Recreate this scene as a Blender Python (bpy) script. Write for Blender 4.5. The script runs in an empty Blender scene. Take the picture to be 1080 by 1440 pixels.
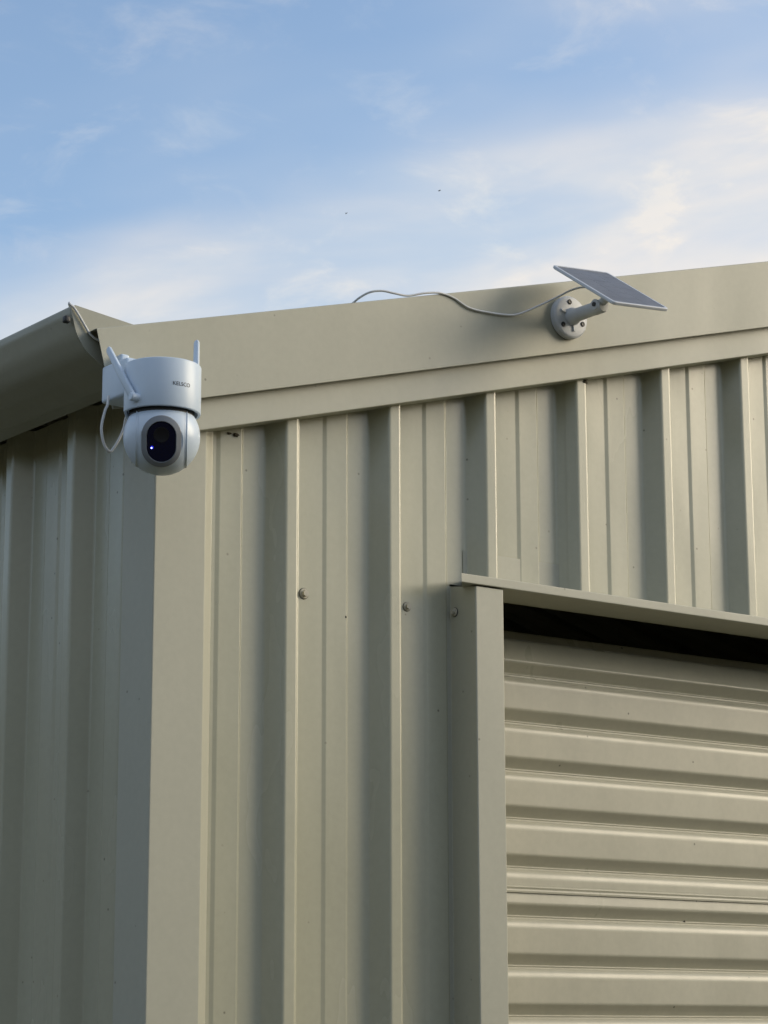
import bpy, bmesh, math, random
from mathutils import Vector, Matrix
R = math.radians
random.seed(7)
scene = bpy.context.scene
COL = scene.collection

# ------------------------------------------------------------------ camera
AZ, PITCH, ROLL = R(52.81), R(12.5), R(-.13)
fh = Vector((math.cos(AZ), math.sin(AZ), 0)); rt = Vector((math.sin(AZ), -math.cos(AZ), 0)); zz = Vector((0, 0, 1))
fw = fh*math.cos(PITCH) + zz*math.sin(PITCH); up = -fh*math.sin(PITCH) + zz*math.cos(PITCH)
rt2 = rt*math.cos(ROLL) + up*math.sin(ROLL); up2 = -rt*math.sin(ROLL) + up*math.cos(ROLL)
cam_data = bpy.data.cameras.new('photo_camera')
cam = bpy.data.objects.new('photo_camera', cam_data); COL.objects.link(cam)
M = Matrix((rt2, up2, -fw)).transposed().to_4x4(); M.translation = Vector((-1.7172, -2.826, 1.6))
cam.matrix_world = M
cam_data.sensor_fit = 'VERTICAL'; cam_data.sensor_height = 36.0
cam_data.lens = 36.0*3355/1440
cam_data.clip_start = .05; cam_data.clip_end = 2000
scene.camera = cam

# ------------------------------------------------------------------ light, sky, exposure
SUN_EL, SUN_AZ = R(22), R(-29)                  # azimuth counted from +X
to_sun = Vector((math.cos(SUN_EL)*math.cos(SUN_AZ), math.cos(SUN_EL)*math.sin(SUN_AZ), math.sin(SUN_EL)))
sd = bpy.data.lights.new('sun', 'SUN'); sd.energy = 1.2; sd.angle = R(32); sd.color = (1, .86, .62)
sun = bpy.data.objects.new('sun', sd); COL.objects.link(sun)
sun.rotation_euler = to_sun.to_track_quat('Z', 'Y').to_euler()
sun.location = to_sun*30

w = bpy.data.worlds.new('World'); scene.world = w; w.use_nodes = True
nt = w.node_tree; nt.nodes.clear()
def N(t, **k):
    n = nt.nodes.new(t)
    for a, b in k.items(): setattr(n, a, b)
    return n
def Lk(a, b): nt.links.new(a, b)
def math_node(op, a, b=None):
    m = N('ShaderNodeMath', operation=op)
    for i, v in enumerate((a, b)):
        if v is None: continue
        if isinstance(v, (int, float)): m.inputs[i].default_value = v
        else: Lk(v, m.inputs[i])
    return m.outputs[0]
out = N('ShaderNodeOutputWorld'); bg = N('ShaderNodeBackground'); bg.inputs[1].default_value = .128
sky = N('ShaderNodeTexSky', sky_type='NISHITA'); sky.sun_disc = False
sky.sun_elevation = SUN_EL; sky.sun_rotation = math.pi/2 - SUN_AZ
sky.altitude = 50; sky.air_density = 1.0; sky.dust_density = 1.4; sky.ozone_density = 1.2
tc = N('ShaderNodeTexCoord')
sep = N('ShaderNodeSeparateXYZ'); Lk(tc.outputs['Generated'], sep.inputs[0])
zc = math_node('MAXIMUM', sep.outputs['Z'], 0.0)
den = math_node('ADD', zc, .16)
cmb = N('ShaderNodeCombineXYZ')
Lk(math_node('DIVIDE', sep.outputs['X'], den), cmb.inputs[0]); Lk(math_node('DIVIDE', sep.outputs['Y'], den), cmb.inputs[1])
def cloud(scale, detail, rough, off, lo, hi, dist=0.0, stretch=(1, 1, 1), rotz=0):
    mp = N('ShaderNodeMapping'); mp.inputs['Location'].default_value = off; mp.inputs['Scale'].default_value = stretch
    rot = N('ShaderNodeVectorRotate', rotation_type='Z_AXIS'); rot.inputs['Angle'].default_value = rotz; Lk(cmb.outputs[0], rot.inputs['Vector'])
    Lk(rot.outputs[0], mp.inputs[0])
    n = N('ShaderNodeTexNoise'); n.inputs['Scale'].default_value = scale; n.inputs['Detail'].default_value = detail
    n.inputs['Roughness'].default_value = rough; n.inputs['Distortion'].default_value = dist
    Lk(mp.outputs[0], n.inputs['Vector'])
    r = N('ShaderNodeMapRange', interpolation_type='SMOOTHSTEP'); r.inputs[1].default_value = lo; r.inputs[2].default_value = hi
    Lk(n.outputs['Fac'], r.inputs[0]); return r.outputs[0]
CLOUD_OFF = (7.7, 4.56, 0)
c1 = cloud(1.9, 4, .5, CLOUD_OFF, .365, .68, .15, (.42, 1, 1), R(57))    # broad soft banks drawn out across the wind
c2 = cloud(4.0, 5, .5, (4.6, 6.6, 0), .24, .80, .35, (.7, 1, 1), R(57))  # billows inside them
c3 = cloud(9, 6, .6, (1.4, 5.2, 0), .50, .78, .4)                      # small puffs and wisps
bank = math_node('MULTIPLY', c1, math_node("ADD", .60, math_node("MULTIPLY", c2, .52)))
wisp = math_node('MULTIPLY', c3, math_node('ADD', .26, math_node('MULTIPLY', c1, .25)))
amt = math_node('MINIMUM', math_node('ADD', bank, wisp), .96)
ccol = N('ShaderNodeMix', data_type='RGBA'); ccol.inputs[6].default_value = (3.05, 3.38, 3.70, 1); ccol.inputs[7].default_value = (4.75, 4.25, 3.70, 1)
Lk(c2, ccol.inputs[0])
mixc = N('ShaderNodeMix', data_type='RGBA'); Lk(amt, mixc.inputs[0]); Lk(sky.outputs[0], mixc.inputs[6]); Lk(ccol.outputs[2], mixc.inputs[7])
Lk(mixc.outputs[2], bg.inputs[0]); Lk(bg.outputs[0], out.inputs[0])

vs = scene.view_settings; vs.view_transform = 'Standard'; vs.look = 'None'; vs.exposure = 0.75; vs.gamma = 1.0; vs.use_curve_mapping = False

# ------------------------------------------------------------------ materials
def material(name, color, rough=.45, metal=0.0, var=0.0, var_scale=3.0, specks=0.0, wobble=0.0, grain=0.0, spec=.5, coat=0.0, emit=None, grime=0.0):
    m = bpy.data.materials.new(name); m.use_nodes = True
    t = m.node_tree; ns = t.nodes; bs = ns['Principled BSDF']
    bs.inputs['Base Color'].default_value = (*color, 1); bs.inputs['Roughness'].default_value = rough
    bs.inputs['Metallic'].default_value = metal; bs.inputs['Specular IOR Level'].default_value = spec
    bs.inputs['Coat Weight'].default_value = coat
    if emit: bs.inputs['Emission Color'].default_value = (*emit[0], 1); bs.inputs['Emission Strength'].default_value = emit[1]
    geo = ns.new('ShaderNodeNewGeometry')
    def noise(scale, detail=4, stretch=(1, 1, 1), rough=.55):
        mp = ns.new('ShaderNodeMapping'); mp.inputs['Scale'].default_value = stretch; t.links.new(geo.outputs['Position'], mp.inputs[0])
        n = ns.new('ShaderNodeTexNoise'); n.inputs['Scale'].default_value = scale; n.inputs['Detail'].default_value = detail
        n.inputs['Roughness'].default_value = rough; t.links.new(mp.outputs[0], n.inputs['Vector']); return n.outputs['Fac']
    def ramp(src, lo, hi, a, b):
        r = ns.new('ShaderNodeMapRange'); r.inputs[1].default_value = lo; r.inputs[2].default_value = hi
        r.inputs[3].default_value = a; r.inputs[4].default_value = b; t.links.new(src, r.inputs[0]); return r.outputs[0]
    def mul(a, b):
        r = ns.new('ShaderNodeMath'); r.operation = 'MULTIPLY'; t.links.new(a, r.inputs[0]); t.links.new(b, r.inputs[1]); return r.outputs[0]
    fac = None
    if var:
        fac = ramp(noise(var_scale, 5, (1, 1, .35)), .3, .7, 1-var, 1+var)
        fac = mul(fac, ramp(noise(90, 3), .3, .7, 1-var*.5, 1+var*.5))
    if grime:                                     # vertical wash marks and dust, a wear pattern with a shape of its own
        g = ramp(noise(14, 6, (1, 1, .06), .65), .40, .85, 1.0, 1-grime)
        fac = mul(fac, g) if fac else g
    if specks:
        v = ns.new('ShaderNodeTexVoronoi'); v.inputs['Scale'].default_value = 34; t.links.new(geo.outputs['Position'], v.inputs['Vector'])
        d = ramp(v.outputs['Distance'], .035, .085, 1.0, 0.0)
        wn = ns.new('ShaderNodeSeparateColor'); t.links.new(v.outputs['Color'], wn.inputs[0])
        pick = ramp(wn.outputs[0], .66, .95, 0.0, specks)
        s = mul(d, pick); inv = ns.new('ShaderNodeMath'); inv.operation = 'SUBTRACT'; inv.inputs[0].default_value = 1; t.links.new(s, inv.inputs[1])
        fac = mul(fac, inv.outputs[0]) if fac else inv.outputs[0]
    if fac:
        vm = ns.new('ShaderNodeVectorMath'); vm.operation = 'SCALE'; vm.inputs[0].default_value = color
        t.links.new(fac, vm.inputs['Scale']); t.links.new(vm.outputs[0], bs.inputs['Base Color'])
        t.links.new(ramp(noise(6, 4, (1, 1, .3)), .3, .7, rough-.06, rough+.08), bs.inputs['Roughness'])
    if wobble or grain:
        b = ns.new('ShaderNodeBump'); b.inputs['Strength'].default_value = 1.0; b.inputs['Distance'].default_value = 1.0
        h = None
        if wobble: h = ramp(noise(5.5, 2, (1, 1, .35)), 0, 1, 0, wobble)
        if grain:
            g = ramp(noise(700, 2), 0, 1, 0, grain)
            if h:
                ad = ns.new('ShaderNodeMath'); t.links.new(h, ad.inputs[0]); t.links.new(g, ad.inputs[1]); h = ad.outputs[0]
            else: h = g
        t.links.new(h, b.inputs['Height']); t.links.new(b.outputs[0], bs.inputs['Normal'])
    return m
CREAM = (.415, .41, .312)
M_WALL = material('painted_steel_wall', CREAM, .24, var=.05, specks=.55, wobble=.0035, grain=.00003, grime=.06)
M_TRIM = material('painted_steel_flashing', (.385, .385, .312), .43, var=.05, specks=.5, wobble=.0015, grain=.00003, grime=0)
M_DOOR = material('painted_steel_door', (.465, .445, .345), .30, var=.06, specks=.8, wobble=.002, grain=.00003, grime=.07)
M_GUT = material('painted_steel_gutter', (.33, .33, .265), .34, var=.05, specks=.3, wobble=.0012)  # wall paint darkened, the gutter's shade put into its colour
M_ROOF = material('painted_steel_roof', CREAM, .42, var=.05)
M_SCREW = material('screw_paint', (.40, .38, .31), .5, var=.1, var_scale=60)
M_RUBBER = material('washer_rubber', (.03, .03, .03), .7)
M_WHITE = material('white_plastic', (.56, .665, .785), .36, var=.015, var_scale=12, grain=.00002)
M_SHELL = material('white_dome_plastic', (.58, .68, .80), .32, var=.015, var_scale=12)
M_FACE = material('grey_face_plastic', (.20, .22, .245), .45)
M_LENS = material('black_lens_window', (.0015, .003, .022), .05, spec=.35, coat=.0)
M_DARK = material('dark_plastic', (.02, .021, .022), .5)
M_MID = material('lens_barrel', (.006, .007, .012), .3)
M_PRINT = material('dark_grey_print', (.05, .06, .075), .6)
M_LED = material('infrared_led', (.05, .05, .3), .3, emit=((.35, .42, 1.0), 4.0))
M_BLUE = material('lamp_halo_glow', (.005, .005, .08), .1, emit=((.02, .02, 1.0), .35))  # glow painted in for the blue halo of the infrared lamp
M_CABLE = material('white_cable', (.62, .63, .63), .5)
M_PANELGREY = material('solar_plastic', (.54, .57, .61), .45, var=.03, var_scale=25)
M_CELL = material('solar_cell', (.13, .135, .15), .42, spec=.5, coat=.0, var=.15, var_scale=40)
M_GRND = material('dry_ground', (.075, .068, .036), .95, var=.25, var_scale=.8)
M_INS = material('insect', (.10, .10, .10), .6)

# ------------------------------------------------------------------ helpers
def link(name, me, mat, parent=None, smooth=None):
    if mat: me.materials.append(mat)
    if smooth is not None:
        me.polygons.foreach_set('use_smooth', [True]*len(me.polygons)); me.set_sharp_from_angle(angle=R(smooth))
    o = bpy.data.objects.new(name, me); COL.objects.link(o)
    if parent: o.parent = parent
    return o
def from_bm(name, bm, mat, parent=None, smooth=None):
    bmesh.ops.recalc_face_normals(bm, faces=bm.faces)
    me = bpy.data.meshes.new(name); bm.to_mesh(me); bm.free(); return link(name, me, mat, parent, smooth)
def tag(o, label=None, cat=None, group=None, kind=None):
    if label: o['label'] = label
    if cat: o['category'] = cat
    if group: o['group'] = group
    if kind: o['kind'] = kind
    return o
def empty(name, loc=(0, 0, 0)):
    o = bpy.data.objects.new(name, None); o.location = loc; o.empty_display_size = .1; COL.objects.link(o); return o
def fillet(pts, r, seg=4):
    """round the corners of an open polyline; each point may carry its own radius as third value"""
    o = [Vector(pts[0][:2])]
    for i in range(1, len(pts)-1):
        a, b, c = (Vector(p[:2]) for p in pts[i-1:i+2]); rr = pts[i][2] if len(pts[i]) > 2 else r
        u, v = (a-b), (c-b); lu, lv = u.length, v.length; u.normalize(); v.normalize()
        ang = u.angle(v)
        if rr <= 0 or abs(ang-math.pi) < .02: o.append(b); continue
        d = min(rr/math.tan(ang/2), lu*.4, lv*.4); rr = d*math.tan(ang/2)
        cen = b + (u+v).normalized()*(rr/math.sin(ang/2))
        s, e = b+u*d, b+v*d
        a0 = math.atan2(*(s-cen).yx); a1 = math.atan2(*(e-cen).yx); da = (a1-a0+math.pi) % (2*math.pi)-math.pi
        o.append(b+u*(d+min(.0008, lu*.05)))
        for k in range(seg+1):
            t = a0+da*k/seg; o.append(cen+Vector((math.cos(t), math.sin(t)))*rr)
        o.append(b+v*(d+min(.0008, lv*.05)))
    o.append(Vector(pts[-1][:2])); return o
def offset(pts, t):
    o = []
    for i, p in enumerate(pts):
        d = Vector((0, 0))
        if i > 0: d += (p-pts[i-1]).normalized()
        if i < len(pts)-1: d += (pts[i+1]-p).normalized()
        d.normalize(); o.append(p+Vector((-d.y, d.x))*t)
    return o
def sheet(name, pts, t, place, mat, parent, nseg=1, smooth=40):
    """thin sheet: open polyline pts given thickness t on its left side; place(u, v, e) puts a point at end fraction e"""
    q = offset(pts, t); n = len(pts); bm = bmesh.new(); rows = []
    for k in range(nseg+1):
        e = k/nseg
        rows.append(([bm.verts.new(place(p.x, p.y, e, i)) for i, p in enumerate(pts)], [bm.verts.new(place(p.x, p.y, e, i)) for i, p in enumerate(q)]))
    for k in range(nseg):
        (a, b), (c, d) = rows[k], rows[k+1]
        for i in range(n-1):
            bm.faces.new((a[i], a[i+1], c[i+1], c[i])); bm.faces.new((b[i], d[i], d[i+1], b[i+1]))
        bm.faces.new((a[0], c[0], d[0], b[0])); bm.faces.new((a[-1], b[-1], d[-1], c[-1]))
    for a, b in (rows[0], rows[-1]):
        for i in range(n-1): bm.faces.new((a[i], b[i], b[i+1], a[i+1]))
    return from_bm(name, bm, mat, parent, smooth)
def box_bm(bm, lo, hi, bevel=0, seg=3):
    r = bmesh.ops.create_cube(bm, size=1.0); vs_ = r['verts']
    for v in vs_: v.co = Vector([lo[i]+(v.co[i]+.5)*(hi[i]-lo[i]) for i in range(3)])
    if bevel: bmesh.ops.bevel(bm, geom=list({e for v in vs_ for e in v.link_edges}), offset=bevel, segments=seg, profile=.5, affect='EDGES')
def tube(name, pts, r, mat, parent=None, nside=10, sub=8):
    P = [Vector(p) for p in pts]; path = []
    for i in range(len(P)-1):
        p0, p1, p2, p3 = P[max(i-1, 0)], P[i], P[i+1], P[min(i+2, len(P)-1)]
        for k in range(sub):
            t = k/sub
            path.append(.5*((2*p1)+(p2-p0)*t+(2*p0-5*p1+4*p2-p3)*t*t+(3*p1-p0-3*p2+p3)*t**3))
    path.append(P[-1]); bm = bmesh.new(); rings = []; nrm = None
    for i, p in enumerate(path):
        d = (path[min(i+1, len(path)-1)]-path[max(i-1, 0)]).normalized()
        if nrm is None: nrm = d.orthogonal().normalized()
        nrm = (nrm-d*nrm.dot(d)).normalized(); bn = d.cross(nrm)
        rings.append([bm.verts.new(p+(nrm*math.cos(a)+bn*math.sin(a))*r) for a in [2*math.pi*k/nside for k in range(nside)]])
    for a, b in zip(rings, rings[1:]):
        for k in range(nside): bm.faces.new((a[k], a[(k+1) % nside], b[(k+1) % nside], b[k]))
    bm.faces.new(rings[0]); bm.faces.new(rings[-1])
    return from_bm(name, bm, mat, parent, 50)
def lathe(bm, prof, M_, n=48):
    """prof: (radius, height) pairs revolved about local Z, placed by matrix M_"""
    rings = []
    for r, h in prof:
        if r < 1e-6: rings.append([bm.verts.new(M_ @ Vector((0, 0, h)))])
        else: rings.append([bm.verts.new(M_ @ Vector((r*math.cos(2*math.pi*k/n), r*math.sin(2*math.pi*k/n), h))) for k in range(n)])
    for a, b in zip(rings, rings[1:]):
        for k in range(n):
            f = (a[0], b[(k+1) % n], b[k]) if len(a) == 1 else (a[k], a[(k+1) % n], b[0]) if len(b) == 1 else (a[k], a[(k+1) % n], b[(k+1) % n], b[k])
            if len(a) == 1 and len(b) == 1: continue
            bm.faces.new(f)
    for g in (rings[0], rings[-1]):
        if len(g) > 1: bm.faces.new(g)
def basis(o, z, x):
    z = Vector(z).normalized(); x = Vector(x); x = (x-z*x.dot(z)).normalized(); y = z.cross(x)
    m = Matrix((x, y, z)).transposed().to_4x4(); m.translation = Vector(o); return m
def prism(bm, outline, M_, h0, h1):
    a = [bm.verts.new(M_ @ Vector((x, y, h0))) for x, y in outline]; b = [bm.verts.new(M_ @ Vector((x, y, h1))) for x, y in outline]
    n = len(a)
    for k in range(n): bm.faces.new((a[k], a[(k+1) % n], b[(k+1) % n], b[k]))
    bm.faces.new(a); bm.faces.new(b)

# ------------------------------------------------------------------ ground
bm = bmesh.new()
radii = [1, 3, 6, 10, 15, 20, 24, 28, 32, 36, 40, 45, 50, 56, 64, 75, 95, 130, 200, 420]
NA = 96; rows = [[bm.verts.new((0, 0, 0))]]
for r in radii:
    row = []
    for k in range(NA):
        a = 2*math.pi*k/NA; t = min(max((r-17)/40, 0), 1); t = t*t*(3-2*t)
        h = t*(11+1.6*math.sin(3*a+1)+.9*math.sin(7*a+.4+r*.05)+.5*math.sin(17*a+r*.2))  # hill ring added out of view to block low sky light
        row.append(bm.verts.new((r*math.cos(a), r*math.sin(a), h)))
    rows.append(row)
for k in range(NA): bm.faces.new((rows[0][0], rows[1][k], rows[1][(k+1) % NA]))
for a, b in zip(rows[1:], rows[2:]):
    for k in range(NA): bm.faces.new((a[k], b[k], b[(k+1) % NA], a[(k+1) % NA]))
g = from_bm('ground', bm, M_GRND, None, 180); tag(g, 'dry grassy ground rising to unseen low hills added to block low sky light', 'ground', kind='structure')

# ------------------------------------------------------------------ the shed
W, LEN = 3.66, 5.0                    # front width, length
K = .2728                             # roof slope
RID = W/2
def rake(x): return K*(x if x < RID else W-x)
shed = empty('metal_shed', (0, 0, 0))
tag(shed, 'cream steel shed clad in vertical ribbed sheets with a roller door', 'shed')
PITCH_R, CREST, FL, HGT = .1902, .0205, .019, .029
def trim_profile(r_first, n, start, end, hgt=HGT):
    """ribbed cladding section from start to end: (distance along wall, outward) with ribs whose far crest edge is r_first + k*pitch"""
    pts = [(start, 0)]
    for k in range(-1, n):
        r = r_first+k*PITCH_R; l = r-CREST
        for p in ((l-FL, 0, .006), (l, hgt, .005), (r, hgt, .005), (r+FL, 0, .006), (r+.065, 0, .006), (r+.0715, .0017, .006), (r+.1080, .0017, .002), (r+.1115, 0, .003)):
            if start+.002 < p[0] < end-.002: pts.append(p)
    pts.append((end, 0)); return pts
DOOR_L, DOOR_R = .5546, W-.5546      # outer faces of the jambs
HEAD_Z = 2.2885                       # foot of the cladding over the door
def front_sheet(pts, lift):
    """cut the cladding round the door opening"""
    P = fillet(pts, .004)
    o, z0 = [], []
    for i, p in enumerate(P):
        if i:
            a = P[i-1]
            for c, inside in ((DOOR_L-.0015, True), (DOOR_R+.0015, False)):
                if a.x < c < p.x:
                    t = (c-a.x)/(p.x-a.x); q = a.lerp(p, t)
                    for dx in ((-.0001, not inside), (.0001, inside)):
                        o.append(Vector((q.x+dx[0], q.y))); z0.append(HEAD_Z if dx[1] else .03)
        o.append(p); z0.append(HEAD_Z if DOOR_L-.0015 < p.x < DOOR_R+.0015 else .03)
    return sheet('wall_sheet', o, .0007, lambda u, v, e, i: (u, -v-lift, z0[i]+(2.535+rake(u)-z0[i])*e), M_WALL, shed)
R1 = .2462
bounds = []
laps = [3, 7, 11, 15]
start = .095; first = 0
k_last = int((W-.10-R1)/PITCH_R)
for j, lp in enumerate(laps+[99]):
    lastk = min(lp, k_last); endx = R1+lastk*PITCH_R+FL+.012 if lastk == lp else W-.095
    lift = .0016*(j % 2) + (.0012 if j else 0)
    rf = R1+first*PITCH_R
    if j: st = rf-CREST-FL*.62; 
    pts = trim_profile(rf, lastk-first+1, start if not j else rf-CREST-FL-.02, endx)
    if j:                              # over-lapping sheet starts part-way up the flank of the lap rib
        pts = [(rf-CREST-FL*.55, HGT*.45)] + [p for p in pts if p[0] > rf-CREST-.001]
    front_sheet(pts, lift)
    if lastk >= k_last: break
    first = lp
def plain_sheet(pts, place, mat=M_WALL, name='wall_sheet'):
    return sheet(name, fillet(pts, .004), .0007, place, mat, shed)
SR1 = .2247; PAN_X = .031
def side_place(mirror):
    if mirror: return lambda u, v, e, i: (W-PAN_X+v, u, .03+2.50*e)
    return lambda u, v, e, i: (PAN_X-v, u, .03+2.50*e)
for mirror in (False, True):
    ks = [0, 4, 8, 12, 16, 20, 24]
    for a, b in zip(ks, ks[1:]):
        r0 = SR1+a*PITCH_R; st = .06 if a == 0 else r0-CREST-FL*.55
        en = r0+(b-a)*PITCH_R+FL+.01
        pts = trim_profile(r0, b-a+1, .06 if a == 0 else r0-.06, en)
        if a: pts = [(st, HGT*.45)]+[p for p in pts if p[0] > r0-CREST-.001]
        lf = .0012 if a else 0
        base = side_place(mirror)
        plain_sheet(pts, (lambda base, lf, mirror: lambda u, v, e, i: base(u, v+lf, e, i))(base, lf, mirror))
for j in range(5):
    x0 = .10+j*.70; plain_sheet(trim_profile(x0+.10, 4, x0, x0+.71 if j < 4 else W-.1), lambda u, v, e, i: (u, LEN+v, .03+(2.50+rake(u))*e))

# corner flashings (L with hemmed returns)
def corner(x, sx, y, sy, ztop):
    pts = [(.0842+.031, -.001), (.0842, .0308, .0015), (0, .0308, .002)]
    # plan polyline in local (along front, along side): front leg then side leg
    pl = [(.1150, .0298), (.0842, 0, .0015), (0, 0, .002), (0, .0842, .0015), (.0298, .1150)]
    f = fillet(pl, .002)
    return sheet('corner_flashing', f, .0008 if sx*sy < 0 else -.0008, lambda u, v, e, i: (x+sx*u, y+sy*v, .02+(ztop-.02)*e), M_TRIM, shed)
corner(0, 1, -.031, 1, 2.512); corner(W, -1, -.031, 1, 2.512); corner(0, 1, LEN+.031, -1, 2.512); corner(W, -1, LEN+.031, -1, 2.512)

# barge flashing and the trim beneath it, both rakes
YB, YT = -.068, -.050
for mir in (False, True):
    X = (lambda x: W-x) if mir else (lambda x: x)
    # section (depth y, height above rake line)
    def rake_place(x0, x1, c0):
        def pl(u, v, e, i):
            # ends cut square to the slope on the left end, plumb at the ridge
            sh = -(v-c0)*K if e == 0 else 0
            x = (x0+sh) if e == 0 else x1
            return (X(x), u, v+K*x) if e == 0 else (X(x), u, v+K*x)
        return pl
    sec = [(YB+.0055, 2.4850), (YB+.0055, 2.4768, .0008), (YB+.003, 2.4764, .0008), (YB-.002, 2.5948, .0015), (-.044, 2.5948)]
    sheet('barge_flashing', fillet(sec, .0015), -.0009, rake_place(-.1229, RID-.0005, 2.5948), M_TRIM, shed)
    sec2 = [(-.0180, 2.439), (-.0180, 2.4311, .001), (YT, 2.4311, .0015), (YT, 2.49)]
    sheet('barge_trim', fillet(sec2, .0015), -.0009, rake_place(-.060, RID-.001, 2.49), M_TRIM, shed)
# roof: ribbed sheets each side of the ridge, ridge cap
def roof_side(mir):
    X = (lambda x: W-x) if mir else (lambda x: x)
    for a in range(0, 26, 4):
        y0 = -.038+a*PITCH_R; y1 = min(y0+4*PITCH_R+.03, LEN+.05)
        if y1-y0 < .1: continue
        lf = .001*((a//4) % 2)
        def pl(u, v, e, i, lf=lf):
            x = -.080+(RID-.01+.080)*e; return (X(x), u, 2.553+v+lf+K*x)
        sheet('roof_sheet', fillet(trim_profile(y0+.05, 5, y0, y1), .004, 3), .0007, pl, M_ROOF, shed)
roof_side(False); roof_side(True)
sheet('ridge_cap', fillet([(RID-.15, 2.590+K*(RID-.15)), (RID, 2.592+K*RID, .01), (RID+.15, 2.590+K*(RID-.15))], .01), .0008, lambda u, v, e, i: (u, .006+(LEN+.04)*e, v), M_TRIM, shed)

# quad gutters with end caps
GUT = [(-.035, 2.538), (-.035, 2.4990, .004), (-.062, 2.5015, .02), (-.0967, 2.5163, .06), (-.1245, 2.5330, .05), (-.1400, 2.5545, .05), (-.1490, 2.5840, .03), (-.1500, 2.5955, .0035), (-.1425, 2.5965, .002), (-.1420, 2.5905)]
for mir in (False, True):
    X = (lambda x: W-x) if mir else (lambda x: x)
    gp = fillet(GUT, .004, 5)
    gut = sheet('gutter', gp, -.0009, lambda u, v, e, i: (X(u), -.042+(LEN+.054)*e, v), M_GUT, shed)
    # outline: back edge, floor, curved front, top edge
    lowcurve = []
    for p in gp[1:]:
        lowcurve.append(p)
        if p.y > 2.592: break
    outl = [Vector((-.035, 2.5840))]+lowcurve+[Vector((-.144, 2.5968))]
    for yy in (-.0455, LEN+.0125):
        bm = bmesh.new()
        lo = [bm.verts.new((X(p.x), yy, p.y)) for p in outl]; hi = [bm.verts.new((X(p.x), yy+.003, p.y)) for p in outl]
        n = len(lo)
        for k in range(n): bm.faces.new((lo[k], lo[(k+1) % n], hi[(k+1) % n], hi[k]))
        bm.faces.new(lo); bm.faces.new(hi)
        from_bm('end_cap', bm, M_GUT, gut)

# door jambs and header
JY = -.0625
for mir in (False, True):
    X = (lambda x: W-x) if mir else (lambda x: x)
    pl = [(DOOR_L-.020, -.0012), (DOOR_L, -.0012, .001), (DOOR_L, JY, .002), (.6100, JY, .002), (.6100, .11)]
    sheet('door_jamb', fillet(pl, .0015), .0009, lambda u, v, e, i: (X(u), v, .02+(2.2565+(.3*min(max(0, v+.03), .03) if u < DOOR_L+.003 else 0))*e), M_TRIM, shed)
def HX(u): return .5245+max(0, u+.066)*.86     # ends cut back towards the wall
hp = [(.030, 2.2790), (-.066, 2.2790, .0012), (-.066, 2.2930, .0012), (-.002, 2.2965, .001), (-.002, 2.345)]
sheet('door_header', fillet(hp, .0012), -.0009, lambda u, v, e, i: (HX(u) if e == 0 else W-HX(u), u, v), M_TRIM, shed)
# curtain of the roller door
PD, CY = .0772, .082
def slat_pts(z):          # one corrugation downward from z (y inward positive)
    return [(0, z, .003), (0, z-.0375, .007), (.0125, z-.0540, .0015), (.0127, z-.0553, .0005), (.0108, z-.0562, .0006), (.0125, z-.0575, .0008), (.0124, z-.0602, .001)] + [(.0126*(1-math.sin(R(t))), z-.0602-.0150*(1-math.cos(R(t))), 0) for t in (28, 38, 48, 58, 68, 78, 86)]
def curtain_path(s, d):
    """s: height along the curtain, d: inward depth; the curtain bends back on to its drum near the top"""
    ZB, RB = 2.189, .07
    if s <= ZB: return (CY+d, s)
    a = (s-ZB)/RB
    return (CY+RB-(RB-d)*math.cos(a), ZB+(RB-d)*math.sin(a))
door = empty('roller_door', (0, 0, 0)); door.parent = shed
L0 = 1.638+.0562                       # the lit ridge in the groove sits .0562 under the slat top
def panel(k_hi, seam_low, seam_high):
    pts = []
    for k in range(k_hi, -200, -1):
        z = L0+k*PD
        if z-PD > seam_high-.002: continue
        for d, zz_, rad in slat_pts(z):
            if seam_low+.012 < zz_ < seam_high-.002: pts.append((d, zz_, rad))
        if z < seam_low: break
    return pts
seams = [1.8285, 1.8285-12*PD, .05]
tops = [2.62, 1.8285, 1.8285-12*PD]
for hi_, lo_ in zip(tops, seams):
    k_hi = int((hi_-L0)/PD)+2
    pts = panel(k_hi, lo_, hi_)
    if hi_ < 2.5: pts = [(.0016, hi_+.012)]+[(0.0016, hi_)]+pts      # tucked behind the sheet above
    # folded hem along the lower edge
    last = lo_ > .1
    pts += [(0, lo_+.0105), (-.0016, lo_+.0090), (-.0004, lo_+.0055), (-.0018, lo_+.0030), (-.0015, lo_)] if last else [(0, lo_)]
    q = fillet(pts, .0006, 5)
    sheet('curtain_panel', q, -.0006, lambda u, v, e, i: (.585+(W-1.17)*e, *curtain_path(v, u)), M_DOOR, door, smooth=35)

# hexagon-head screws with washers
def screw(p, nrm, s=1.0):
    m = basis(p, nrm, (0, .2, 1)); bm = bmesh.new()
    lathe(bm, [(.0068*s, 0), (.0068*s, .0012*s), (.0058*s, .0020*s), (.0, .0020*s)], m, 20)
    hexo = [(.0043*s*math.cos(R(60*k+12)), .0043*s*math.sin(R(60*k+12))) for k in range(6)]
    prism(bm, hexo, m, .0015*s, .0062*s)
    o = from_bm('screw', bm, M_SCREW, shed, 30)
    bm = bmesh.new(); lathe(bm, [(.0074*s, -.0004), (.0074*s, .0006)], m, 20)
    from_bm('washer', bm, M_RUBBER, o)
screw((.2775, -.0008, 2.2433), (0, -1, 0), 1.15); screw((.4694, -.0008, 2.2442), (0, -1, 0), 1.0)
screw((DOOR_L-.001, -.0125, 2.2433), (-1, 0, 0), 1.0)

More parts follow.
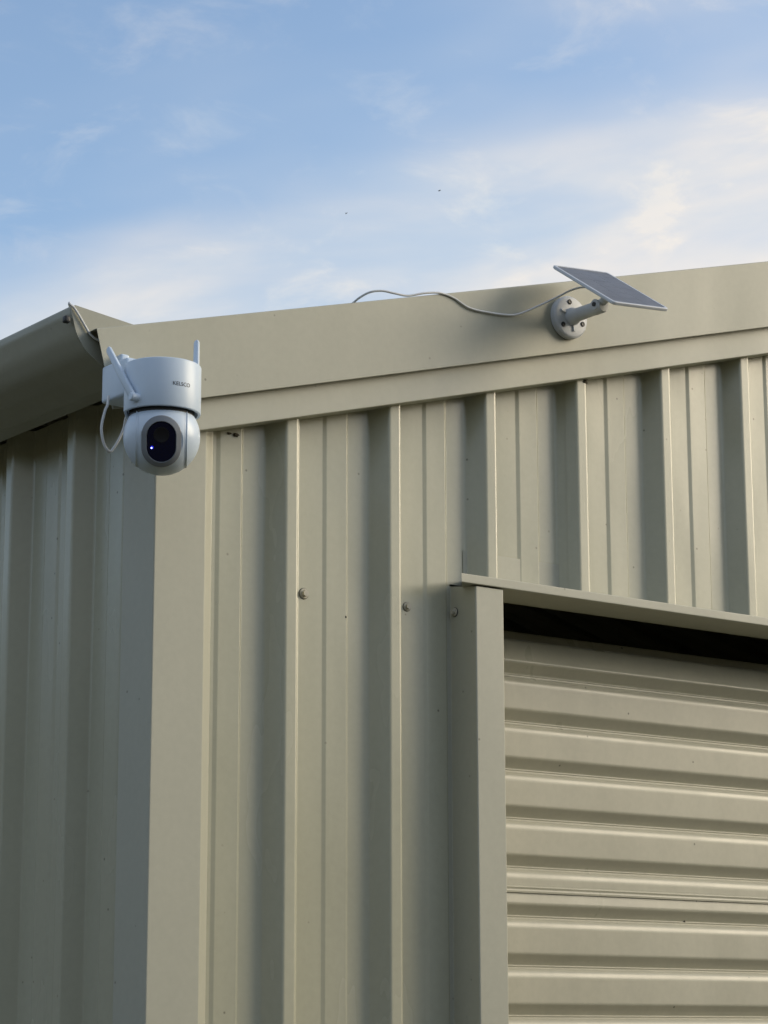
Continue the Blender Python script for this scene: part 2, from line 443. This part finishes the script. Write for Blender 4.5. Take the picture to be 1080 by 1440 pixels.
# bits of dirt: a clump under the trim, a lump standing in for a rib's bent lip, crumbs in the door's grooves
M_DIRT = material('dirt', (.07, .062, .045), .95, var=.3, var_scale=200)
def crumb(p, size, parent):
    bm = bmesh.new(); bmesh.ops.create_icosphere(bm, subdivisions=2, radius=1)
    for v in bm.verts:
        f = 1+.35*math.sin(v.co.x*5+p[0]*90)*math.cos(v.co.z*6+p[2]*70)
        v.co = Vector((p[0]+v.co.x*size[0]*f, p[1]+v.co.y*size[1]*f, p[2]+v.co.z*size[2]*f))
    return from_bm('dirt_or_lip', bm, M_DIRT, parent, 60)
crumb((.1535, -.0035, 2.4650), (.0055, .0025, .0032), shed); crumb((.142, -.003, 2.4655), (.004, .002, .002), shed)
for q in ((.1404, -.0010, 2.3191), (.3535, -.0027, 2.2162), (.8941, -.0022, 2.5639), (1.0860, -.0020, 2.6480)): crumb(q, (.0012, .0006, .0018), shed)
crumb((.8150, -.0305, 2.6510), (.006, .004, .0050), shed)  # lump standing in for the dark bent lip of the sheet
for p, sc in (((1.2718, .0935, 2.1835), 1.5), ((1.2499, .0935, 2.1080), 1.4), ((1.1622, .0935, 1.8775), 1.5), ((1.1264, .0935, 1.7940), 1.5), ((1.235, .0935, 2.1070), .9)): crumb(p, (.0015*sc, .0011*sc, .0011*sc), door)

# ------------------------------------------------------------------ security camera
AX, AY = -.082, -.178
cam_root = empty('security_camera', (AX, AY, 2.42))
tag(cam_root, 'white dome security camera with two antennas on the shed corner', 'camera')
I = Matrix.Identity(4)
def cpart(name, bm, mat, parent=cam_root, smooth=40):
    o = from_bm(name, bm, mat, None, smooth)
    o.parent = parent
    base = Vector(cam_root.location)
    o.data.transform(Matrix.Translation(-base))
    return o
# body: a drum with a neck running back to the bracket (plan outline extruded, edges rounded)
RB_ = .0522
outl = []
for k in range(65):
    a = R(-200+220*k/64)               # front arc
    outl.append((AX+RB_*math.cos(a), AY+RB_*math.sin(a)))
outl += [(AX+.024, AY+.052), (AX-.024, AY+.052)]
bm = bmesh.new()
zs = [(2.4290, -.0042), (2.4210, -.0040), (2.4205, -.0030), (2.4205, -.0015), (2.4212, -.0004), (2.4225, 0), (2.4855, 0), (2.4868, -.0005), (2.4876, -.0017)]
cx_, cy_ = AX, AY
def grow(p, d):
    v = Vector((p[0]-cx_, p[1]-cy_)); return v*(1+d/v.length)
rings = []
for z, d in zs:
    rings.append([bm.verts.new((cx_+grow(p, d).x, cy_+grow(p, d).y, z)) for p in outl])
n = len(outl)
for a, b in zip(rings, rings[1:]):
    for k in range(n): bm.faces.new((a[k], a[(k+1) % n], b[(k+1) % n], b[k]))
bm.faces.new(rings[0]); bm.faces.new(rings[-1])
body = cpart('housing', bm, M_WHITE, smooth=30)
# dark collar painting in the shade of the recess between drum and dome
bm = bmesh.new(); lathe(bm, [(.0440, 2.410), (.0440, 2.4300)], Matrix.Translation((AX, AY, 0)), 48); cpart('collar', bm, M_DARK)
# bracket against the barge flashing
bm = bmesh.new(); box_bm(bm, (-.1130, -.135, 2.4545), (-.058, -.0685, 2.5075), .0045, 4); br = cpart('bracket', bm, M_WHITE)
bm = bmesh.new(); box_bm(bm, (-.0920, -.0860, 2.503), (-.0785, -.0690, 2.527), .003, 3); cpart('bracket_clip', bm, M_WHITE, br)
# antennas: flat rounded paddles on a knuckle
def antenna(side, lean):
    px, py, pz = AX+side*(.0515 if side < 0 else .0500), AY+(-.017 if side < 0 else .002), 2.4335
    bm = bmesh.new(); lathe(bm, [(.0058, -.010), (.0058, .007), (.0045, .0085), (0, .0085)], basis((px, py, pz), (side, 0, 0), (0, 0, 1)), 24)
    kn = cpart('antenna_knuckle', bm, M_WHITE)
    d = Vector((0, math.sin(lean), math.cos(lean))); m = basis((px+side*.0048, py, pz), d, (1, 0, 0))
    bm = bmesh.new(); Lh = .106 if side < 0 else .102
    prof = []
    for h, s in ((-.005, .6), (-.002, 1), (Lh*.5, .95), (Lh-.004, .85), (Lh-.001, .62), (Lh, .3)): prof.append((h, s))
    rr = []
    for h, s in prof:
        ring = []
        for k in range(20):
            a = 2*math.pi*k/20; cxx, sxx = math.cos(a), math.sin(a)
            ex = math.copysign(abs(cxx)**.55, cxx)*.0030*s; ey = math.copysign(abs(sxx)**.55, sxx)*.0058*s
            ring.append(bm.verts.new(m @ Vector((ex, ey, h))))
        rr.append(ring)
    for a, b in zip(rr, rr[1:]):
        for k in range(20): bm.faces.new((a[k], a[(k+1) % 20], b[(k+1) % 20], b[k]))
    bm.faces.new(rr[0]); bm.faces.new(rr[-1])
    cpart('antenna', bm, M_WHITE)
antenna(-1, R(39)); antenna(1, R(0))
# dome head: two side shells and a middle slice carrying the face, turned towards the viewer
DC = Vector((AX+.0005, AY, 2.390)); DR = .0515
view = Vector((-1.7172, -2.826, 1.6))-DC; view.normalize()
yaw = math.atan2(view.y, view.x)-R(0.5); tilt = R(-20.5)
face_n = Vector((math.cos(yaw)*math.cos(tilt), math.sin(yaw)*math.cos(tilt), math.sin(tilt)))
side = Vector((-math.sin(yaw), math.cos(yaw), 0))          # lateral axis of the head
MD = basis(DC, face_n, side)                               # local x: lateral, y: up, z: out of the face
if (MD.to_3x3() @ Vector((0, 1, 0))).z < 0: MD = basis(DC, face_n, -side)
HW = .0305
def slice_sphere(lo, hi, name, parent=cam_root):
    bm = bmesh.new(); bmesh.ops.create_uvsphere(bm, u_segments=96, v_segments=64, radius=DR, matrix=Matrix.Rotation(math.pi/2, 4, 'Y'))
    for x, s in ((lo, -1), (hi, 1)):
        if x is None: continue
        r = bmesh.ops.bisect_plane(bm, geom=bm.verts[:]+bm.edges[:]+bm.faces[:], plane_co=(x, 0, 0), plane_no=(s, 0, 0), clear_outer=True)
        ed = [e for e in r['geom_cut'] if isinstance(e, bmesh.types.BMEdge)]
        bmesh.ops.contextual_create(bm, geom=ed)
    if name == 'dome_head':
        r = bmesh.ops.bisect_plane(bm, geom=bm.verts[:]+bm.edges[:]+bm.faces[:], plane_co=(0, 0, .0425), plane_no=(0, 0, 1), clear_outer=True)
        bmesh.ops.contextual_create(bm, geom=[e for e in r['geom_cut'] if isinstance(e, bmesh.types.BMEdge)])
    bmesh.ops.transform(bm, matrix=MD, verts=bm.verts)
    return cpart(name, bm, M_SHELL, parent, 30)
slice_sphere(None, -HW-.0003, 'dome_shell'); slice_sphere(HW+.0003, None, 'dome_shell')
head = slice_sphere(-HW, HW, 'dome_head')
bm = bmesh.new(); lathe(bm, [(.0405, -.034), (.0405, .034)], basis(DC, MD.to_3x3() @ Vector((1, 0, 0)), (0, 0, 1)), 40); cpart('seam_core', bm, M_SHELL, head)
def stadium(hw, hh, n=24):
    o = []
    for k in range(n+1): a = math.pi*k/n; o.append((hw*math.cos(a), hh-hw+hw*math.sin(a)))
    for k in range(n+1): a = math.pi+math.pi*k/n; o.append((hw*math.cos(a), -(hh-hw)+hw*math.sin(a)))
    return o
FC = Matrix.Translation((0, -.0005, 0))
def face_ring(prof, name, mat, parent, smooth=25, capped=True):
    """prof: (half width, half height, out) steps"""
    bm = bmesh.new(); rr = [[bm.verts.new(MD @ Vector((x, y-.0008, h))) for x, y in stadium(a, b)] for a, b, h in prof]; n = len(rr[0])
    for a, b in zip(rr, rr[1:]):
        for k in range(n): bm.faces.new((a[k], a[(k+1) % n], b[(k+1) % n], b[k]))
    if capped: bm.faces.new(rr[0]); bm.faces.new(rr[-1])
    return cpart(name, bm, mat, parent, smooth)
face = face_ring([(.0264, .0345, .025), (.0264, .0345, .0425), (.0258, .0339, .0438), (.0200, .0278, .0474), (.0194, .0272, .0472), (.0190, .0268, .0450)], 'face_plate', M_FACE, head)
face_ring([(.0188, .0266, .040), (.0188, .0266, .0458), (.0180, .0258, .0463)], 'lens_window', M_LENS, head)
def small_disc(x, y, prof, name, mat):
    bm = bmesh.new(); lathe(bm, prof, MD @ Matrix.Translation((x, y, 0)), 32); cpart(name, bm, mat, head)
sgn = 1 if (MD.to_3x3() @ Vector((1, 0, 0))).dot(rt) > 0 else -1
small_disc(0, .0085, [(.0105, .046), (.0105, .0466), (.0096, .0468), (.0090, .0465), (0, .0465)], 'lens_barrel', M_MID)
small_disc(-sgn*.0128, -.0092, [(.0010, .046), (.0010, .0466), (0, .0469)], 'infrared_lamp', M_LED)
small_disc(-sgn*.0122, -.0086, [(.0022, .046), (.0022, .0464), (0, .0465)], 'lamp_halo', M_BLUE)  # glowing disc that paints the blue fringe round the lamp
# maker's mark printed on the drum, wrapped on its surface
cu = bpy.data.curves.new('brand_print', 'FONT'); cu.body = 'KELSCO'; cu.size = .0074; cu.align_x = 'CENTER'; cu.space_character = 1.0; cu.offset = .00008
to = bpy.data.objects.new('brand_print_curve', cu); COL.objects.link(to)
dg = bpy.context.evaluated_depsgraph_get(); me = bpy.data.meshes.new_from_object(to.evaluated_get(dg)); bpy.data.objects.remove(to)
bm = bmesh.new(); bm.from_mesh(me)
bmesh.ops.subdivide_edges(bm, edges=[e for e in bm.edges if e.calc_length() > .0015], cuts=2)
TA0 = R(-90.0-2.0)
for v in bm.verts:
    a = TA0+v.co.x/RB_; rr_ = RB_+.00025
    v.co = Vector((AX+rr_*math.cos(a), AY+rr_*math.sin(a), 2.4495+v.co.y))
me2 = bpy.data.meshes.new('brand_print'); bm.to_mesh(me2); bm.free(); me2.transform(Matrix.Translation(-Vector(cam_root.location)))
bp = link('brand_print', me2, M_PRINT, body)
# pigtail loop under the bracket
LOOP = [(-.1190, -.100, 2.4580), (-.1236, -.105, 2.4433), (-.1268, -.105, 2.4358), (-.1319, -.105, 2.4121), (-.1284, -.105, 2.3908), (-.1186, -.105, 2.3794), (-.1089, -.105, 2.3903), (-.0982, -.105, 2.4119), (-.0960, -.107, 2.4266), (-.0955, -.115, 2.4420), (-.0950, -.125, 2.4600)]
lp = tube('pigtail_cable', LOOP, .0019, M_CABLE); lp.data.transform(Matrix.Translation(-Vector(cam_root.location))); lp.parent = cam_root

# ------------------------------------------------------------------ solar panel
B = Vector((.746, YB-.0005, 2.7357)); E_ = Vector((.746, -.150, 2.736))
sol = empty('solar_panel', B)
tag(sol, 'small tilted solar panel on a grey swivel arm fixed to the barge', 'solar panel')
def spart(name, bm, mat, parent=sol, smooth=35):
    o = from_bm(name, bm, mat, None, smooth); o.data.transform(Matrix.Translation(-B)); o.parent = parent; return o
MB_ = basis(B, (0, -1, 0), (1, 0, 0))
bm = bmesh.new(); lathe(bm, [(.0350, 0), (.0350, .0085), (.0335, .0105), (.0310, .0115), (.0150, .0120), (0, .0120)], MB_, 56); base_o = spart('base_plate', bm, M_PANELGREY)
for k in range(3):
    a = R(100+120*k); x, y = .0245*math.cos(a), .0245*math.sin(a)
    bm = bmesh.new(); lathe(bm, [(.0042, .010), (.0042, .0128), (.003, .0135), (.0, .0128)], MB_ @ Matrix.Translation((x, y, 0)), 18); spart('screw', bm, M_DARK, base_o)
for k in range(3):                                   # stiffening webs round the arm's foot
    a = R(40+120*k); m = MB_ @ Matrix.Rotation(a, 4, 'Z'); bm = bmesh.new(); prism(bm, [(.008, -.0018), (.024, -.0018), (.024, .0018), (.008, .0018)], m, .010, .0145); spart('web', bm, M_PANELGREY, base_o)
bm = bmesh.new(); lathe(bm, [(.0145, .011), (.0145, .016), (.0130, .020), (.0112, .024), (.0106, .064), (.0112, .067), (.0112, .085), (.0100, .0885), (.0, .0895)], MB_, 36); arm = spart('arm', bm, M_PANELGREY)
PC = Vector((.7373, -.1811, 2.7562)); pn = Vector((-.0758, -.5775, .8129)); pa = Vector((.9963, -.0099, .0858)); pd = Vector((.0415, -.8164, -.5761))
MP = basis(PC, pn, pa)
bm = bmesh.new(); lathe(bm, [(.0085, -.011), (.0085, .011), (.007, .0125)], basis(E_+Vector((0, .004, .002)), (1, 0, 0), (0, 0, 1)), 28); spart('hinge', bm, M_PANELGREY, arm)
bm = bmesh.new(); d = (PC-pn*.008)-E_; foot = PC+pa*.004-pn*.010
q = foot-(E_+Vector((0, .004, .002)))
lathe(bm, [(.0068, 0), (.0066, q.length*.7), (.011, q.length*.85), (.012, q.length)], basis(E_+Vector((0, .004, .002)), q, (1, 0, 0)), 28); spart('neck', bm, M_PANELGREY, arm)
bm = bmesh.new(); lathe(bm, [(.0022, -.0128), (.0036, -.0128), (.0036, .0128), (.0022, .0128)], basis(E_+Vector((0, .004, .002)), (1, 0, 0), (0, 0, 1)), 16); spart('hinge_pin', bm, M_DARK, arm)
PW, PH, PT_ = .1174/2, .1628/2, .0027
m = MP
bm = bmesh.new()
def rrect(hx, hy, r, n=6):
    o = []
    for cx, cy, a0 in ((hx-r, hy-r, 0), (-hx+r, hy-r, 90), (-hx+r, -hy+r, 180), (hx-r, -hy+r, 270)):
        for k in range(n+1): a = R(a0+90*k/n); o.append((cx+r*math.cos(a), cy+r*math.sin(a)))
    return o
rr = [[bm.verts.new(m @ Vector((x, y, h))) for x, y in rrect(PW+d, PH+d, .006)] for h, d in ((-PT_, -.0012), (-PT_+.0012, 0), (PT_-.001, 0), (PT_, -.0008), (PT_, -.0040), (PT_-.0012, -.0044))]
n = len(rr[0])
for a, b in zip(rr, rr[1:]):
    for k in range(n): bm.faces.new((a[k], a[(k+1) % n], b[(k+1) % n], b[k]))
bm.faces.new(rr[0]); bm.faces.new(rr[-1])
fr = spart('panel_frame', bm, M_PANELGREY, sol, 25)
nx, ny = 3, 6                                          # cells lie just under the frame's rim
for i in range(nx):
    for j in range(ny):
        cw, ch = (2*PW-.0096)/nx, (2*PH-.0096)/ny
        x0, y0 = -PW+.0048+i*cw, -PH+.0048+j*ch
        bm = bmesh.new(); prism(bm, [(x0+.00012, y0+.00012), (x0+cw-.00012, y0+.00012), (x0+cw-.00012, y0+ch-.00012), (x0+.00012, y0+ch-.00012)], m, PT_-.0013, PT_-.0006)
        spart('solar_cell', bm, M_CELL, fr)

# ------------------------------------------------------------------ charging cable: panel to roof edge, then over the gutter lip to the bracket
CAB = [(.7400, -.150, 2.7600), (.7340, -.130, 2.7703), (.7234, -.110, 2.7697), (.6990, -.100, 2.7550), (.6722, -.082, 2.7390), (.6423, -.0725, 2.7234), (.6201, -.0715, 2.7175), (.5837, -.0715, 2.7142), (.5406, -.0715, 2.7143), (.5094, -.0715, 2.7246), (.4813, -.0715, 2.7273), (.4519, -.0710, 2.7215), (.4234, -.0670, 2.7130), (.3983, -.066, 2.7122), (.3769, -.062, 2.7131), (.3592, -.055, 2.7092), (.3502, -.040, 2.7023), (.3440, -.020, 2.6930), (.330, .03, 2.6830), (.28, .10, 2.6720), (.18, .13, 2.6420), (.05, .11, 2.6080), (-.05, .055, 2.5830), (-.110, .005, 2.5830), (-.1400, -.025, 2.5985), (-.1525, -.044, 2.5985), (-.1535, -.0485, 2.5950), (-.1466, -.0488, 2.5905), (-.1348, -.0488, 2.5758), (-.1231, -.0490, 2.5602), (-.1150, -.0500, 2.5535), (-.1046, -.052, 2.5480), (-.0990, -.055, 2.535), (-.0960, -.058, 2.505)]
tag(tube('charging_cable', CAB, .0017, M_CABLE, sub=10), 'thin white cable running from the solar panel over the barge and gutter', 'cable')
# little cable clip at the gutter lip
bm = bmesh.new(); box_bm(bm, (-.1590, -.046, 2.5700), (-.1500, -.036, 2.5800), .0025, 3)
tag(from_bm('cable_clip', bm, M_DARK, None, 40), 'small dark clip holding the cable at the gutter lip', 'clip')

# ------------------------------------------------------------------ two flying insects
for i, (p, s, lab) in enumerate((((1.4552, 1.5, 3.5139), .0036, 'tiny dark insect flying low above the barge, left of the other'), ((1.738, 1.5, 3.6331), .0040, 'tiny dark insect flying higher in the sky, right of the other'))):
    bm = bmesh.new(); c = Vector(p)
    lathe(bm, [(0, -s*.8), (s*.22, -s*.5), (s*.28, 0), (s*.2, s*.4), (s*.24, s*.6), (0, s*.85)], basis(c, (.5, -.6, .5+.3*i), (0, 0, 1)), 10)
    for sg in (-1, 1):
        a = Vector((.79*sg, -.6*sg, .45-.5*i)).normalized(); f = Vector((0, .3, .9))
        o = [c, c+a*s*.6+f*s*.25, c+a*s*1.1+f*s*.05, c+a*s*.7-f*s*.15]
        th = Vector((.4, .5, 0)).normalized()*s*.03
        va = [bm.verts.new(q) for q in o]; vb = [bm.verts.new(q+th) for q in o]
        for k in range(4): bm.faces.new((va[k], va[(k+1) % 4], vb[(k+1) % 4], vb[k]))
        bm.faces.new(va); bm.faces.new(vb)
    tag(from_bm('flying_insect', bm, M_INS), lab, 'insect', 'insects in the air')

scene.render.engine = 'CYCLES'
scene.render.resolution_x, scene.render.resolution_y = 768, 1024
